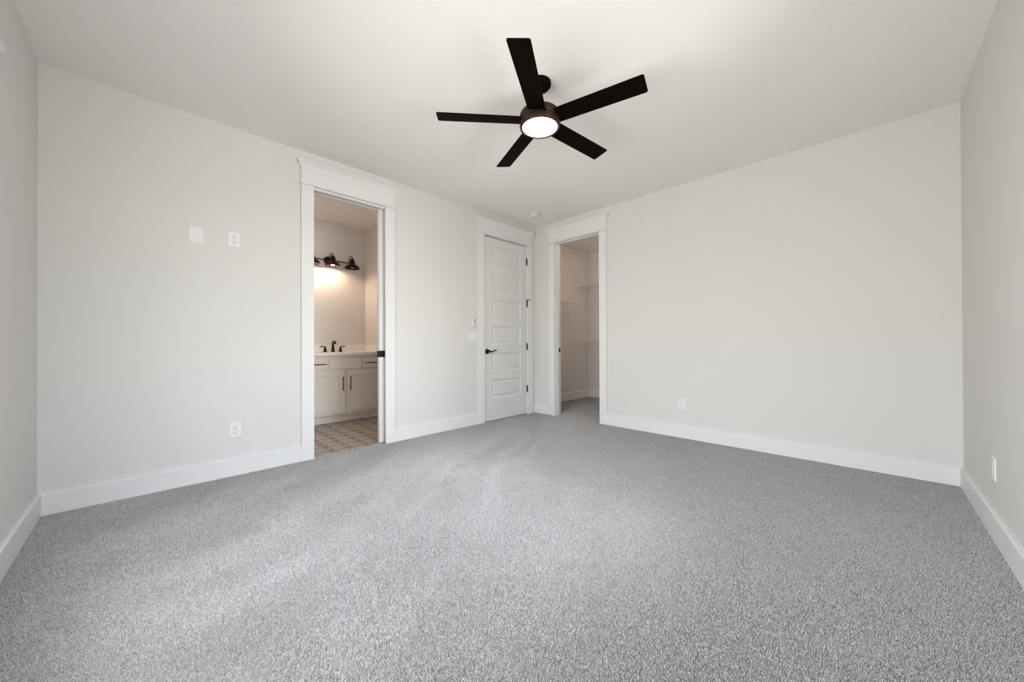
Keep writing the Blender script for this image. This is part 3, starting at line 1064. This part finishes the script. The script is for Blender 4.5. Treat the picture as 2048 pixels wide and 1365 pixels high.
def carpet_pile(label, areas, m):
    sp = 0.0033
    pts = []
    for x0, x1, y0, y1 in areas:
        gx, gy = np.meshgrid(np.arange(x0, x1, sp), np.arange(y0, y1, sp))
        p = np.stack([gx.ravel(), gy.ravel()], 1)
        p += (rng.random(p.shape) - 0.5) * sp * 0.95
        p[:, 0] = np.clip(p[:, 0], x0, x1)
        p[:, 1] = np.clip(p[:, 1], y0, y1)
        pts.append(p)
    p = np.concatenate(pts)
    n = len(p)
    x, y = p[:, 0], p[:, 1]
    # the nap: which way the vacuum last pushed it
    a = math.radians(121)
    u, v = x * math.cos(a) + y * math.sin(a), -x * math.sin(a) + y * math.cos(a)
    wob = value_noise(x * 1.4 + 9, y * 1.4 + 3, 1) - 0.5
    s1 = value_noise(u * 1.1 + 5, v * 6.8 + wob * 2.4 + 7, 2)
    s2 = value_noise(x * 2.6 + 20, y * 2.6 + 11, 3)
    s3 = value_noise(x * 9 + 2, y * 9 + 4, 4)
    brushed = np.clip(1.15 - x / 3.1, 0.12, 1.0)                 # most strokes run beside the doorway wall
    st = np.tanh((s1 - 0.5) * 11) * 0.46 + (s2 - 0.5) * 0.8 + (s3 - 0.5) * 0.7
    lean_dir = math.radians(-35) + 0.5 * wob + 0.35 * (rng.random(n) - 0.5)
    lean = 0.30 + 0.28 * st * brushed + 0.26 * (rng.random(n) - 0.5)
    side = 0.34 * (rng.random(n) - 0.5)
    h = 0.0078 * (0.78 + 0.4 * rng.random(n))
    lx = np.cos(lean_dir) * lean - np.sin(lean_dir) * side
    ly = np.sin(lean_dir) * lean + np.cos(lean_dir) * side
    yaw = rng.random(n) * PI
    w0, w1 = 0.0019, 0.0009
    cx_, cy_ = np.cos(yaw), np.sin(yaw)
    base = np.stack([x, y, np.full(n, -0.001)], 1)
    tip = np.stack([x + lx * h, y + ly * h, h * np.sqrt(np.clip(1 - lx ** 2 - ly ** 2, 0.25, 1))], 1)
    d = np.stack([cx_, cy_, np.zeros(n)], 1)
    V = np.stack([base - d * w0, base + d * w0, tip + d * w1, tip - d * w1], 1).reshape(-1, 3)
    me = bpy.data.meshes.new('carpet_pile')
    me.vertices.add(4 * n)
    me.vertices.foreach_set('co', V.astype(np.float32).ravel())
    me.loops.add(4 * n)
    me.loops.foreach_set('vertex_index', np.arange(4 * n, dtype=np.int32))
    me.polygons.add(n)
    me.polygons.foreach_set('loop_start', np.arange(0, 4 * n, 4, dtype=np.int32))
    me.update(calc_edges=True)
    me.materials.append(m)
    o = bpy.data.objects.new('carpet_pile', me)
    col.objects.link(o)
    tag(o, label, 'carpet', kind='stuff')


YARN = yarn_mat()
carpet_pile('short heathered grey pile of the bedroom carpet', ((0.016, W - 0.016, -L + 0.016, -0.016),), YARN)
carpet_pile('short heathered grey carpet pile on the closet floor', ((CX0 + 0.016, CX1 - 0.016, T + 0.002, CY - 0.016),), YARN)
carpet_pile('strip of carpet pile in the closet doorway', ((CLOS[0] + 0.006, CLOS[1] - 0.006, -0.016, T + 0.002),), YARN)
carpet_pile('strip of carpet pile in the bathroom doorway', ((-0.04, 0.016, BATH[0] + 0.006, BATH[1] + 0.003),), YARN)
carpet_pile('strip of carpet pile under the edge of the panelled door', ((0.002, 0.016, DOOR[0], DOOR[1]),), YARN)
